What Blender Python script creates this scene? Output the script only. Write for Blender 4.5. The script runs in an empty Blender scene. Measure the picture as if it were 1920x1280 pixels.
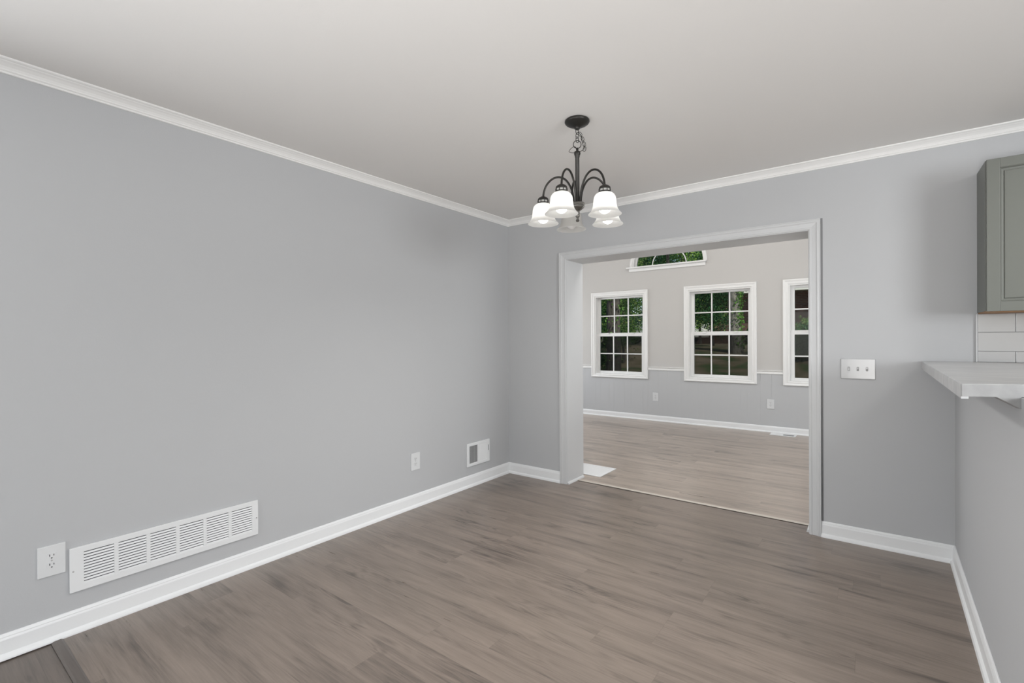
import bpy, bmesh, math, random
from mathutils import Vector, Matrix

S = bpy.context.scene
COL = S.collection
PI = math.pi

# ------------------------------------------------------------------ camera
YAW, PITCH, ROLL = math.radians(37.049), math.radians(-0.1746), math.radians(0.3114)
cam_d = bpy.data.cameras.new('camera')
cam = bpy.data.objects.new('camera', cam_d)
COL.objects.link(cam)
cam_d.sensor_fit = 'HORIZONTAL'
cam_d.sensor_width = 36.0
cam_d.lens = 896.77 / 1920 * 36.0
cam_d.clip_start = 0.02
cam_d.clip_end = 300
_f = Vector((-math.sin(YAW) * math.cos(PITCH), math.cos(YAW) * math.cos(PITCH), math.sin(PITCH)))
_r = Vector((math.cos(YAW), math.sin(YAW), 0))
_d = _f.cross(_r)
_r2 = math.cos(ROLL) * _r + math.sin(ROLL) * _d
_d2 = -math.sin(ROLL) * _r + math.cos(ROLL) * _d
_m = Matrix((_r2, -_d2, -_f)).transposed().to_4x4()
_m.translation = Vector((2.8334, -3.6944, 1.2868))
cam.matrix_world = _m
S.camera = cam

# ------------------------------------------------------------------ exposure
vs = S.view_settings
vs.view_transform = 'Standard'
vs.look = 'None'
vs.exposure = 0.0
vs.gamma = 1.0
vs.use_curve_mapping = False

# ------------------------------------------------------------------ sky and sun
w = bpy.data.worlds.new('sky')
S.world = w
w.use_nodes = True
nt = w.node_tree
bg = nt.nodes['Background']
sky = nt.nodes.new('ShaderNodeTexSky')
sky.sky_type = 'NISHITA'
sky.sun_disc = False
sky.sun_elevation = math.radians(48)
sky.sun_rotation = math.radians(160)
nt.links.new(sky.outputs[0], bg.inputs[0])
bg.inputs[1].default_value = 0.13


def add_light(name, kind, loc, energy, color=(1, 1, 1), rot=(0, 0, 0), **kw):
    l = bpy.data.lights.new(name, kind)
    l.energy = energy
    l.color = color
    for k, v in kw.items():
        setattr(l, k, v)
    o = bpy.data.objects.new(name, l)
    COL.objects.link(o)
    o.location = loc
    o.rotation_euler = rot
    return o


add_light('sun', 'SUN', (0, 0, 10), 5.2, (1.0, 0.94, 0.82), (math.radians(42), 0, math.radians(55)), angle=0.01)
# daylight through the two windows in the wall behind the photographer
DAY = (0.95, 0.975, 1.0)
add_light('rear_window_daylight', 'AREA', (1.2, -6.42, 1.45), 20, DAY, (math.radians(-90), 0, PI), shape='RECTANGLE', size=1.7, size_y=1.5)
add_light('rear_window_daylight', 'AREA', (4.2, -6.42, 1.45), 8, DAY, (math.radians(-90), 0, PI), shape='RECTANGLE', size=1.7, size_y=1.5)
# added unseen fill by the side wall; no window is built there
add_light('side_fill_light', 'AREA', (0.03, -4.9, 1.45), 56, DAY, (0, math.radians(-90), 0), shape='RECTANGLE', size=1.4, size_y=1.6)
# added fill from the kitchen's solid end wall, out of view
add_light('kitchen_fill_light', 'AREA', (6.38, -3.3, 1.55), 114, DAY, (0, math.radians(90), 0), shape='RECTANGLE', size=1.2, size_y=2.0)
# kitchen ceiling fixture
add_light('kitchen_ceiling_light', 'AREA', (4.15, -1.0, 2.40), 10, (1.0, 0.985, 0.96), (0, 0, 0), shape='RECTANGLE', size=0.35, size_y=0.3)
# unseen spot added to brighten the ceiling, placed like an upturned flash
add_light('ceiling_bounce_fill', 'SPOT', (2.9, -4.5, 0.85), 185, (1.0, 0.985, 0.965), Vector((-0.72, 2.35, 2.0)).to_track_quat('-Z', 'Y').to_euler(), spot_size=math.radians(96), spot_blend=1.0, shadow_soft_size=0.35)
# area lights added at unseen side openings, made only to light the sunroom
add_light('sunroom_side_fill', 'AREA', (-2.52, 2.0, 1.45), 44, DAY, (0, math.radians(-90), 0), shape='RECTANGLE', size=1.4, size_y=2.6)
add_light('sunroom_side_fill', 'AREA', (3.92, 2.0, 1.45), 34, DAY, (0, math.radians(90), 0), shape='RECTANGLE', size=1.4, size_y=2.6)

# unseen fill light added under the sunroom's ridge, without a fixture
add_light('sunroom_overhead_fill', 'POINT', (1.35, 1.0, 3.4), 66, (1.0, 0.985, 0.96), shadow_soft_size=0.5)

# ------------------------------------------------------------------ materials
MATS = {}


def principled(name, color, rough=0.5, metal=0.0, spec=0.5, bump=None):
    m = bpy.data.materials.new(name)
    m.use_nodes = True
    n = m.node_tree.nodes
    b = n['Principled BSDF']
    b.inputs['Base Color'].default_value = (*color, 1)
    b.inputs['Roughness'].default_value = rough
    b.inputs['Metallic'].default_value = metal
    b.inputs['Specular IOR Level'].default_value = spec
    if bump:
        sc, st = bump
        tc = n.new('ShaderNodeTexCoord')
        no = n.new('ShaderNodeTexNoise')
        no.inputs['Scale'].default_value = sc
        no.inputs['Detail'].default_value = 3
        bp = n.new('ShaderNodeBump')
        bp.inputs['Strength'].default_value = st
        bp.inputs['Distance'].default_value = 0.002
        L = m.node_tree.links
        L.new(tc.outputs['Object'], no.inputs['Vector'])
        L.new(no.outputs['Fac'], bp.inputs['Height'])
        L.new(bp.outputs[0], b.inputs['Normal'])
    MATS[name] = m
    return m


M_WALL = principled('wall_paint', (0.505, 0.512, 0.522), 0.75, spec=0.3, bump=(160, 0.12))
M_SUNWALL = principled('sunroom_paint', (0.57, 0.557, 0.54), 0.8, spec=0.3, bump=(160, 0.1))
M_WAINS = principled('panel_paint', (0.53, 0.538, 0.547), 0.6, spec=0.3)
M_CEIL = principled('ceiling_paint', (0.83, 0.817, 0.798), 0.9, spec=0.2, bump=(120, 0.12))
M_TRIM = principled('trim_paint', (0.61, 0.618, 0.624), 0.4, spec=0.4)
M_BASE = principled('baseboard_paint', (0.84, 0.85, 0.855), 0.35, spec=0.45)
M_CROWN = principled('crown_paint', (0.87, 0.865, 0.85), 0.5, spec=0.3)
M_SASH = principled('sash_vinyl', (0.84, 0.84, 0.83), 0.4)
M_PLASTIC = principled('white_plastic', (0.70, 0.71, 0.715), 0.2)
M_SWITCH = principled('glossy_switch_plate', (0.52, 0.525, 0.53), 0.13)
M_VENT = principled('vent_enamel', (0.80, 0.81, 0.815), 0.4)
M_DARK = principled('slot_dark', (0.03, 0.03, 0.032), 0.7)
M_DUCT = principled('duct_grey', (0.30, 0.30, 0.302), 0.7)
M_GAP_SHADE = principled('gap_shade_strip', (0.25, 0.25, 0.255), 0.9)  # grey that holds the shade of a gap
M_SCREW = principled('screw_metal', (0.5, 0.5, 0.5), 0.35, 0.9)
M_BRONZE = principled('dark_bronze', (0.035, 0.033, 0.030), 0.36, 0.55, bump=(90, 0.15))
M_PEWTER = principled('brushed_bronze', (0.20, 0.195, 0.185), 0.33, 0.85)
M_CAB = principled('cabinet_paint', (0.160, 0.168, 0.150), 0.42, bump=(70, 0.06))
M_RAWWOOD = principled('cabinet_raw_wood', (0.36, 0.19, 0.08), 0.6)
M_TILE = principled('tile_glaze', (0.49, 0.495, 0.50), 0.12)
M_GROUT = principled('grout', (0.33, 0.33, 0.33), 0.9)
M_DOORTRIM = M_TRIM


def nodes_of(name):
    m = bpy.data.materials.new(name)
    m.use_nodes = True
    MATS[name] = m
    nt = m.node_tree
    return m, nt, nt.nodes, nt.links, nt.nodes['Principled BSDF']


def mth(nt, op, a, b=None, c=None):
    n = nt.nodes.new('ShaderNodeMath')
    n.operation = op
    for i, v in enumerate((a, b, c)):
        if v is None:
            continue
        if isinstance(v, (int, float)):
            n.inputs[i].default_value = v
        else:
            nt.links.new(v, n.inputs[i])
    return n.outputs[0]


def ramp(nt, fac, stops):
    r = nt.nodes.new('ShaderNodeValToRGB')
    el = r.color_ramp.elements
    while len(el) < len(stops):
        el.new(0.5)
    for e, (p, c) in zip(el, stops):
        e.position = p
        e.color = (*c, 1)
    nt.links.new(fac, r.inputs[0])
    return r.outputs[0]


def mixc(nt, mode, fac, a, b):
    n = nt.nodes.new('ShaderNodeMix')
    n.data_type = 'RGBA'
    n.blend_type = mode
    if isinstance(fac, (int, float)):
        n.inputs[0].default_value = fac
    else:
        nt.links.new(fac, n.inputs[0])
    for i, v in ((6, a), (7, b)):
        if isinstance(v, tuple):
            n.inputs[i].default_value = (*v, 1)
        else:
            nt.links.new(v, n.inputs[i])
    return n.outputs[2]


def plank_material(name, tint, rough=0.30, pw=0.145, pl=1.22, seed=0.0, contrast=1.0, coat=0.0):
    """vinyl planks running along X with an oak grain of their own on each plank"""
    m, nt, N, L, b = nodes_of(name)
    tc = N.new('ShaderNodeTexCoord')
    sp = N.new('ShaderNodeSeparateXYZ')
    L.new(tc.outputs['Object'], sp.inputs[0])
    X, Y = sp.outputs[0], sp.outputs[1]
    yr = mth(nt, 'DIVIDE', mth(nt, 'ADD', Y, 20.0 + seed), pw)
    row = mth(nt, 'FLOOR', yr)
    fy = mth(nt, 'SUBTRACT', yr, row)
    wn = N.new('ShaderNodeTexWhiteNoise')
    wn.noise_dimensions = '1D'
    L.new(row, wn.inputs['W'])
    xr = mth(nt, 'ADD', mth(nt, 'DIVIDE', mth(nt, 'ADD', X, 20.0), pl), mth(nt, 'MULTIPLY', wn.outputs[0], 7.31))
    colm = mth(nt, 'FLOOR', xr)
    fx = mth(nt, 'SUBTRACT', xr, colm)
    cb = N.new('ShaderNodeCombineXYZ')
    L.new(row, cb.inputs[0])
    L.new(colm, cb.inputs[1])
    w2 = N.new('ShaderNodeTexWhiteNoise')
    w2.noise_dimensions = '2D'
    L.new(cb.outputs[0], w2.inputs['Vector'])
    pid = w2.outputs['Value']
    # grain coordinates, shifted for every plank
    gc = N.new('ShaderNodeCombineXYZ')
    L.new(mth(nt, 'ADD', X, mth(nt, 'MULTIPLY', pid, 37.0)), gc.inputs[0])
    L.new(Y, gc.inputs[1])
    L.new(mth(nt, 'MULTIPLY', pid, 91.0), gc.inputs[2])

    def noise(sx, sy, detail, rough_, dist=0.0):
        mp = N.new('ShaderNodeMapping')
        mp.inputs['Scale'].default_value = (sx, sy, 1)
        L.new(gc.outputs[0], mp.inputs[0])
        no = N.new('ShaderNodeTexNoise')
        no.inputs['Scale'].default_value = 1.0
        no.inputs['Detail'].default_value = detail
        no.inputs['Roughness'].default_value = rough_
        no.inputs['Distortion'].default_value = dist
        L.new(mp.outputs[0], no.inputs['Vector'])
        return no.outputs['Fac']
    broad = noise(1.1, 9.0, 3, 0.55, 0.6)       # broad streaks
    fine = noise(7.0, 160.0, 3, 0.6)            # pores
    mid = noise(2.4, 38.0, 4, 0.6, 0.4)
    knot = noise(2.6, 8.5, 2, 0.5, 0.3)          # dark smudges
    # cathedral rings
    mp = N.new('ShaderNodeMapping')
    mp.inputs['Scale'].default_value = (1.6, 13.0, 1)
    L.new(gc.outputs[0], mp.inputs[0])
    rn = N.new('ShaderNodeTexNoise')
    rn.inputs['Scale'].default_value = 1.0
    rn.inputs['Detail'].default_value = 1.0
    L.new(mp.outputs[0], rn.inputs['Vector'])
    rings = mth(nt, 'SINE', mth(nt, 'MULTIPLY', rn.outputs['Fac'], 85.0))
    ringmask = mth(nt, 'MULTIPLY', mth(nt, 'GREATER_THAN', pid, 0.35), mth(nt, 'MINIMUM', 1.0, mth(nt, 'MAXIMUM', 0.0, mth(nt, 'MULTIPLY', mth(nt, 'SUBTRACT', knot, 0.50), 8.0))))
    v = mth(nt, 'ADD', mth(nt, 'MULTIPLY', broad, 0.62), mth(nt, 'MULTIPLY', mid, 0.38))
    v = mth(nt, 'ADD', v, mth(nt, 'MULTIPLY', mth(nt, 'SUBTRACT', fine, 0.5), 0.36))
    v = mth(nt, 'ADD', v, mth(nt, 'MULTIPLY', mth(nt, 'MULTIPLY', rings, ringmask), 0.065))
    dk = mth(nt, 'MAXIMUM', 0.0, mth(nt, 'SUBTRACT', knot, 0.58))
    v = mth(nt, 'SUBTRACT', v, mth(nt, 'MULTIPLY', dk, 0.85))
    v = mth(nt, 'ADD', v, mth(nt, 'MULTIPLY', mth(nt, 'SUBTRACT', pid, 0.5), 0.055))
    t = Vector(tint)
    k = contrast
    c = ramp(nt, v, [(0.26, tuple(t * (1 - 0.50 * k))), (0.42, tuple(t * (1 - 0.17 * k))), (0.53, tuple(t)), (0.68, tuple(t * (1 + 0.16 * k)))])
    # thin joints
    ej = mth(nt, 'MINIMUM', mth(nt, 'MULTIPLY', mth(nt, 'MINIMUM', fy, mth(nt, 'SUBTRACT', 1.0, fy)), pw),
             mth(nt, 'MULTIPLY', mth(nt, 'MINIMUM', fx, mth(nt, 'SUBTRACT', 1.0, fx)), pl))
    joint = mth(nt, 'LESS_THAN', ej, 0.0011)
    c2 = mixc(nt, 'MULTIPLY', mth(nt, 'MULTIPLY', joint, 0.20), c, (0.25, 0.22, 0.2))
    L.new(c2, b.inputs['Base Color'])
    rr = mth(nt, 'ADD', rough, mth(nt, 'MULTIPLY', mth(nt, 'SUBTRACT', mid, 0.5), 0.12))
    L.new(rr, b.inputs['Roughness'])
    b.inputs['Specular IOR Level'].default_value = 0.75
    b.inputs['Coat Weight'].default_value = coat
    b.inputs['Coat Roughness'].default_value = 0.30
    bp = N.new('ShaderNodeBump')
    bp.inputs['Strength'].default_value = 0.22
    bp.inputs['Distance'].default_value = 0.0012
    L.new(mth(nt, 'SUBTRACT', mth(nt, 'ADD', mid, mth(nt, 'MULTIPLY', fine, 0.5)), mth(nt, 'MULTIPLY', joint, 0.9)), bp.inputs['Height'])
    L.new(bp.outputs[0], b.inputs['Normal'])
    return m


M_FLOOR = plank_material('vinyl_plank_floor', (0.228, 0.183, 0.152), contrast=1.15)
M_SUNFLOOR = plank_material('daylit_plank_floor', (0.385, 0.322, 0.273), seed=0.07, contrast=1.15)  # same planks as the dining room, daylight put into the paler tint
M_OLDFLOOR = plank_material('old_dark_floor', (0.150, 0.125, 0.108), rough=0.5, pw=0.19, seed=0.03, contrast=1.2)
M_STRIP = plank_material('transition_strip_wood', (0.115, 0.095, 0.082), rough=0.4, pw=5.0, pl=9.0, seed=2.0)
M_TMOLD = principled('t_mold_vinyl', (0.56, 0.51, 0.45), 0.45)


def marble():
    m, nt, N, L, b = nodes_of('counter_laminate')
    tc = N.new('ShaderNodeTexCoord')
    mp = N.new('ShaderNodeMapping')
    mp.inputs['Scale'].default_value = (2.2, 22, 6)
    L.new(tc.outputs['Object'], mp.inputs[0])
    no = N.new('ShaderNodeTexNoise')
    no.inputs['Scale'].default_value = 1.6
    no.inputs['Detail'].default_value = 5
    no.inputs['Distortion'].default_value = 0.8
    L.new(mp.outputs[0], no.inputs['Vector'])
    c = ramp(nt, no.outputs['Fac'], [(0.30, (0.40, 0.404, 0.41)), (0.46, (0.49, 0.494, 0.50)), (0.62, (0.55, 0.55, 0.55))])
    L.new(c, b.inputs['Base Color'])
    b.inputs['Roughness'].default_value = 0.3
    return m


M_COUNTER = marble()


def knotty():
    m, nt, N, L, b = nodes_of('painted_end_board')
    tc = N.new('ShaderNodeTexCoord')
    no = N.new('ShaderNodeTexNoise')
    no.inputs['Scale'].default_value = 26
    no.inputs['Detail'].default_value = 4
    L.new(tc.outputs['Object'], no.inputs['Vector'])
    c = ramp(nt, no.outputs['Fac'], [(0.26, (0.16, 0.16, 0.16)), (0.36, (0.30, 0.30, 0.30)), (0.7, (0.35, 0.35, 0.35))])
    L.new(c, b.inputs['Base Color'])
    b.inputs['Roughness'].default_value = 0.6
    return m


M_ENDBOARD = knotty()


def glass_mat():
    m, nt, N, L, b = nodes_of('window_glass')
    N.remove(b)
    out = N['Material Output']
    tr = N.new('ShaderNodeBsdfTransparent')
    tr.inputs[0].default_value = (0.93, 0.95, 0.94, 1)
    gl = N.new('ShaderNodeBsdfGlossy')
    gl.inputs[0].default_value = (0.22, 0.22, 0.22, 1)
    gl.inputs['Roughness'].default_value = 0.03
    fr = N.new('ShaderNodeFresnel')
    fr.inputs[0].default_value = 1.45
    mx = N.new('ShaderNodeMixShader')
    L.new(fr.outputs[0], mx.inputs[0])
    L.new(tr.outputs[0], mx.inputs[1])
    L.new(gl.outputs[0], mx.inputs[2])
    L.new(mx.outputs[0], out.inputs[0])
    return m


M_GLASS = glass_mat()


def screen_mat():
    m, nt, N, L, b = nodes_of('insect_screen')
    N.remove(b)
    out = N['Material Output']
    tr = N.new('ShaderNodeBsdfTransparent')
    df = N.new('ShaderNodeBsdfDiffuse')
    df.inputs[0].default_value = (0.02, 0.02, 0.02, 1)
    mx = N.new('ShaderNodeMixShader')
    mx.inputs[0].default_value = 0.55
    L.new(tr.outputs[0], mx.inputs[1])
    L.new(df.outputs[0], mx.inputs[2])
    L.new(mx.outputs[0], out.inputs[0])
    return m


M_SCREEN = screen_mat()


def shade_mat(name, glow):
    m, nt, N, L, b = nodes_of(name)
    N.remove(b)
    out = N['Material Output']
    tl = N.new('ShaderNodeBsdfTranslucent')
    tl.inputs[0].default_value = (0.92, 0.915, 0.90, 1)
    df = N.new('ShaderNodeBsdfDiffuse')
    df.inputs[0].default_value = (0.72, 0.72, 0.71, 1)
    gl = N.new('ShaderNodeBsdfGlossy')
    gl.inputs['Roughness'].default_value = 0.25
    m1 = N.new('ShaderNodeMixShader')
    m1.inputs[0].default_value = 0.28
    L.new(tl.outputs[0], m1.inputs[1])
    L.new(df.outputs[0], m1.inputs[2])
    m2 = N.new('ShaderNodeMixShader')
    m2.inputs[0].default_value = 0.05
    L.new(m1.outputs[0], m2.inputs[1])
    L.new(gl.outputs[0], m2.inputs[2])
    em = N.new('ShaderNodeEmission')
    em.name = 'glow'
    em.inputs[0].default_value = (1.0, 0.985, 0.955, 1)
    em.inputs[1].default_value = glow
    ad = N.new('ShaderNodeAddShader')
    L.new(m2.outputs[0], ad.inputs[0])
    L.new(em.outputs[0], ad.inputs[1])
    L.new((ad if glow else m2).outputs[0], out.inputs[0])
    return m


M_SHADE = shade_mat('lit_alabaster_glass', 0.0)
M_SHADE_OFF = shade_mat('alabaster_glass', 0.0)


def emit(name, color, strength):
    m, nt, N, L, b = nodes_of(name)
    b.inputs['Base Color'].default_value = (0.8, 0.8, 0.8, 1)
    b.inputs['Emission Color'].default_value = (*color, 1)
    b.inputs['Emission Strength'].default_value = strength
    return m


M_BULB_ON = emit('lit_bulb', (1.0, 0.985, 0.955), 6.2)
M_BULB_OFF = principled('unlit_bulb', (0.82, 0.82, 0.81), 0.35)


def leaf_mat(name, stops, trans=0.45):
    m, nt, N, L, b = nodes_of(name)
    N.remove(b)
    out = N['Material Output']
    ge = N.new('ShaderNodeNewGeometry')
    c = ramp(nt, ge.outputs['Random Per Island'], stops)
    df = N.new('ShaderNodeBsdfDiffuse')
    tl = N.new('ShaderNodeBsdfTranslucent')
    L.new(c, df.inputs[0])
    L.new(c, tl.inputs[0])
    mx = N.new('ShaderNodeMixShader')
    mx.inputs[0].default_value = trans
    L.new(df.outputs[0], mx.inputs[1])
    L.new(tl.outputs[0], mx.inputs[2])
    L.new(mx.outputs[0], out.inputs[0])
    return m


M_LEAF = leaf_mat('broad_leaves', [(0.0, (0.035, 0.085, 0.028)), (0.5, (0.085, 0.18, 0.05)), (0.85, (0.19, 0.31, 0.085)), (1.0, (0.38, 0.44, 0.16))], 0.5)
M_LEAF_SUNLIT = leaf_mat('sunlit_leaves', [(0.0, (0.07, 0.20, 0.03)), (0.4, (0.20, 0.42, 0.07)), (0.8, (0.45, 0.62, 0.16)), (1.0, (0.75, 0.78, 0.40))], 0.5)  # sunlight painted into brighter leaf greens
M_LEAF_DARK = leaf_mat('evergreen_leaves', [(0.0, (0.015, 0.05, 0.022)), (0.6, (0.035, 0.11, 0.045)), (1.0, (0.09, 0.19, 0.06))], 0.35)
M_IVY = leaf_mat('ivy_leaves', [(0.0, (0.06, 0.16, 0.03)), (1.0, (0.20, 0.38, 0.10))], 0.4)


def noise_mat(name, stops, scale, rough=0.9, stretch=(1, 1, 1), bump=0.0):
    m, nt, N, L, b = nodes_of(name)
    tc = N.new('ShaderNodeTexCoord')
    mp = N.new('ShaderNodeMapping')
    mp.inputs['Scale'].default_value = stretch
    L.new(tc.outputs['Object'], mp.inputs[0])
    no = N.new('ShaderNodeTexNoise')
    no.inputs['Scale'].default_value = scale
    no.inputs['Detail'].default_value = 5
    L.new(mp.outputs[0], no.inputs['Vector'])
    L.new(ramp(nt, no.outputs['Fac'], stops), b.inputs['Base Color'])
    b.inputs['Roughness'].default_value = rough
    if bump:
        bp = N.new('ShaderNodeBump')
        bp.inputs['Strength'].default_value = bump
        bp.inputs['Distance'].default_value = 0.03
        L.new(no.outputs['Fac'], bp.inputs['Height'])
        L.new(bp.outputs[0], b.inputs['Normal'])
    return m


M_BARK = noise_mat('bark', [(0.35, (0.025, 0.022, 0.02)), (0.6, (0.10, 0.088, 0.078))], 9, stretch=(6, 6, 1), bump=0.8)
M_PALEBARK = noise_mat('pale_bark', [(0.35, (0.09, 0.085, 0.075)), (0.6, (0.21, 0.20, 0.18))], 7, stretch=(3, 3, 1), bump=0.6)
M_GROUND = noise_mat('leaf_litter_lawn', [(0.38, (0.06, 0.10, 0.03)), (0.5, (0.17, 0.14, 0.085)), (0.68, (0.26, 0.21, 0.15))], 1.6, bump=0.4)
M_ROOF = noise_mat('roof_shingles', [(0.4, (0.10, 0.10, 0.10)), (0.6, (0.20, 0.20, 0.20))], 12)
M_HOUSETRIM = principled('house_white_trim', (0.75, 0.75, 0.73), 0.6)
M_CARPAINT = principled('white_car_paint', (0.75, 0.76, 0.77), 0.2)
M_CARGLASS = principled('car_glass', (0.15, 0.18, 0.2), 0.1)
M_TYRE = principled('tyre_rubber', (0.02, 0.02, 0.02), 0.8)


def brick_mat():
    m, nt, N, L, b = nodes_of('red_brick')
    tc = N.new('ShaderNodeTexCoord')
    mp = N.new('ShaderNodeMapping')
    mp.inputs['Rotation'].default_value = (PI / 2, 0, 0)
    L.new(tc.outputs['Object'], mp.inputs[0])
    br = N.new('ShaderNodeTexBrick')
    br.inputs['Color1'].default_value = (0.095, 0.040, 0.030, 1)
    br.inputs['Color2'].default_value = (0.06, 0.027, 0.021, 1)
    br.inputs['Mortar'].default_value = (0.10, 0.085, 0.075, 1)
    br.inputs['Scale'].default_value = 1.0
    br.inputs['Brick Width'].default_value = 0.21
    br.inputs['Row Height'].default_value = 0.075
    br.inputs['Mortar Size'].default_value = 0.008
    L.new(mp.outputs[0], br.inputs['Vector'])
    L.new(br.outputs[0], b.inputs['Base Color'])
    b.inputs['Roughness'].default_value = 0.9
    return m


M_BRICK = brick_mat()


# ------------------------------------------------------------------ mesh helpers
class MB:
    """collects shapes into one mesh"""

    def __init__(self):
        self.bm = bmesh.new()

    def box(self, x0, x1, y0, y1, z0, z1, bevel=0.0):
        r = bmesh.ops.create_cube(self.bm, size=1)
        vs = r['verts']
        for v in vs:
            v.co = Vector(((x0 + x1) / 2 + v.co.x * (x1 - x0), (y0 + y1) / 2 + v.co.y * (y1 - y0), (z0 + z1) / 2 + v.co.z * (z1 - z0)))
        if bevel:
            es = list({e for v in vs for e in v.link_edges})
            bmesh.ops.bevel(self.bm, geom=es, offset=bevel, segments=2, affect='EDGES', profile=0.5)
        return self

    def poly(self, pts, ext):
        """prism: polygon pts (3D) extruded by vector ext"""
        ext = Vector(ext)
        a = [self.bm.verts.new(Vector(p)) for p in pts]
        b = [self.bm.verts.new(Vector(p) + ext) for p in pts]
        n = len(pts)
        self.bm.faces.new(a)
        self.bm.faces.new(b[::-1])
        for i in range(n):
            j = (i + 1) % n
            self.bm.faces.new((a[j], a[i], b[i], b[j]))
        return self

    def sweep(self, prof, path, closed=False):
        """prof: list of (u, v); path: list of (origin, Udir, Vdir); joins sections with faces, caps the ends"""
        secs = []
        for o, U, V in path:
            o, U, V = Vector(o), Vector(U), Vector(V)
            secs.append([self.bm.verts.new(o + U * u + V * v) for u, v in prof])
        n = len(prof)
        m = len(secs)
        for k in range(m if closed else m - 1):
            A, B = secs[k], secs[(k + 1) % m]
            for i in range(n):
                j = (i + 1) % n
                self.bm.faces.new((A[i], A[j], B[j], B[i]))
        if not closed:
            self.bm.faces.new(secs[0][::-1])
            self.bm.faces.new(secs[-1])
        return self

    def lathe(self, prof, seg=32, o=(0, 0, 0), cap=False):
        o = Vector(o)
        rings = []
        for r, z in prof:
            if r < 1e-5:
                rings.append([self.bm.verts.new(o + Vector((0, 0, z)))])
            else:
                rings.append([self.bm.verts.new(o + Vector((r * math.cos(2 * PI * i / seg), r * math.sin(2 * PI * i / seg), z))) for i in range(seg)])
        for A, B in zip(rings, rings[1:]):
            for i in range(seg):
                j = (i + 1) % seg
                if len(A) == 1 and len(B) == 1:
                    continue
                if len(A) == 1:
                    self.bm.faces.new((A[0], B[j], B[i]))
                elif len(B) == 1:
                    self.bm.faces.new((A[i], A[j], B[0]))
                else:
                    self.bm.faces.new((A[i], A[j], B[j], B[i]))
        return self

    def tube(self, pts, r, seg=10, closed=False):
        pts = [Vector(p) for p in pts]
        n = len(pts)
        rs = r if isinstance(r, (list, tuple)) else [r] * n
        rings = []
        up = None
        for i, p in enumerate(pts):
            if closed:
                t = pts[(i + 1) % n] - pts[i - 1]
            else:
                t = pts[min(i + 1, n - 1)] - pts[max(i - 1, 0)]
            t.normalize()
            if up is None:
                up = t.orthogonal().normalized()
            else:
                up = (up - t * up.dot(t)).normalized()
            bi = t.cross(up)
            rings.append([self.bm.verts.new(p + (up * math.cos(2 * PI * k / seg) + bi * math.sin(2 * PI * k / seg)) * rs[i]) for k in range(seg)])
        for i in range(n if closed else n - 1):
            A, B = rings[i], rings[(i + 1) % n]
            # match start for closed loops
            sh = 0
            if closed and i == n - 1:
                sh = min(range(seg), key=lambda s: (A[0].co - B[s].co).length)
            for k in range(seg):
                l = (k + 1) % seg
                self.bm.faces.new((A[k], A[l], B[(l + sh) % seg], B[(k + sh) % seg]))
        if not closed:
            self.bm.faces.new(rings[0][::-1])
            self.bm.faces.new(rings[-1])
        return self

    def xform(self, mat):
        bmesh.ops.transform(self.bm, matrix=mat, verts=self.bm.verts)
        return self

    def build(self, name, mat, parent=None, smooth=False, loc=None):
        bmesh.ops.recalc_face_normals(self.bm, faces=self.bm.faces)
        me = bpy.data.meshes.new(name)
        self.bm.to_mesh(me)
        self.bm.free()
        if smooth:
            me.polygons.foreach_set('use_smooth', [True] * len(me.polygons))
            me.update()
        me.materials.append(mat)
        o = bpy.data.objects.new(name, me)
        COL.objects.link(o)
        if smooth:
            md = o.modifiers.new('edge_split', 'EDGE_SPLIT')
            md.split_angle = math.radians(45)
        if parent:
            o.parent = parent
        if loc:
            o.location = loc
        return o


def structure(o, label=None, cat=None):
    o['kind'] = 'structure'
    if label:
        o['label'] = label
    if cat:
        o['category'] = cat
    return o


def tag(o, label, cat, group=None, kind=None):
    o['label'] = label
    o['category'] = cat
    if group:
        o['group'] = group
    if kind:
        o['kind'] = kind
    return o


def empty(name, loc=(0, 0, 0), rot=(0, 0, 0)):
    o = bpy.data.objects.new(name, None)
    COL.objects.link(o)
    o.empty_display_size = 0.05
    o.location = loc
    o.rotation_euler = rot
    return o


# ------------------------------------------------------------------ room shell
H = 2.44
OX0, OX1, OZ = 0.657, 2.494, 1.996      # cased opening
WT = 0.29                               # depth of the wall between the rooms
YF = 3.69                               # face of the sunroom's far wall
SX0, SX1 = -2.6, 4.0                    # sunroom's side walls
KX1, RY = 6.4, -6.4                     # kitchen end wall, rear wall

structure(MB().box(-0.15, 0, RY - .15, 0, 0, H).build('wall_left', M_WALL), 'light grey side wall with vents', 'wall')
b = MB()
b.box(SX0 - .15, OX0 - .016, 0, WT, 0, H)
b.box(OX1 + .016, KX1 + .15, 0, WT, 0, H)
b.box(OX0 - .016, OX1 + .016, 0, WT, OZ + .016, H)
structure(b.build('wall_back', M_WALL), 'light grey wall with the wide cased opening', 'wall')
b = MB()
b.box(SX0 - .15, KX1 + .15, 0.02, WT, H, 4.2)
structure(b.build('wall_gable', M_SUNWALL))
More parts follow.
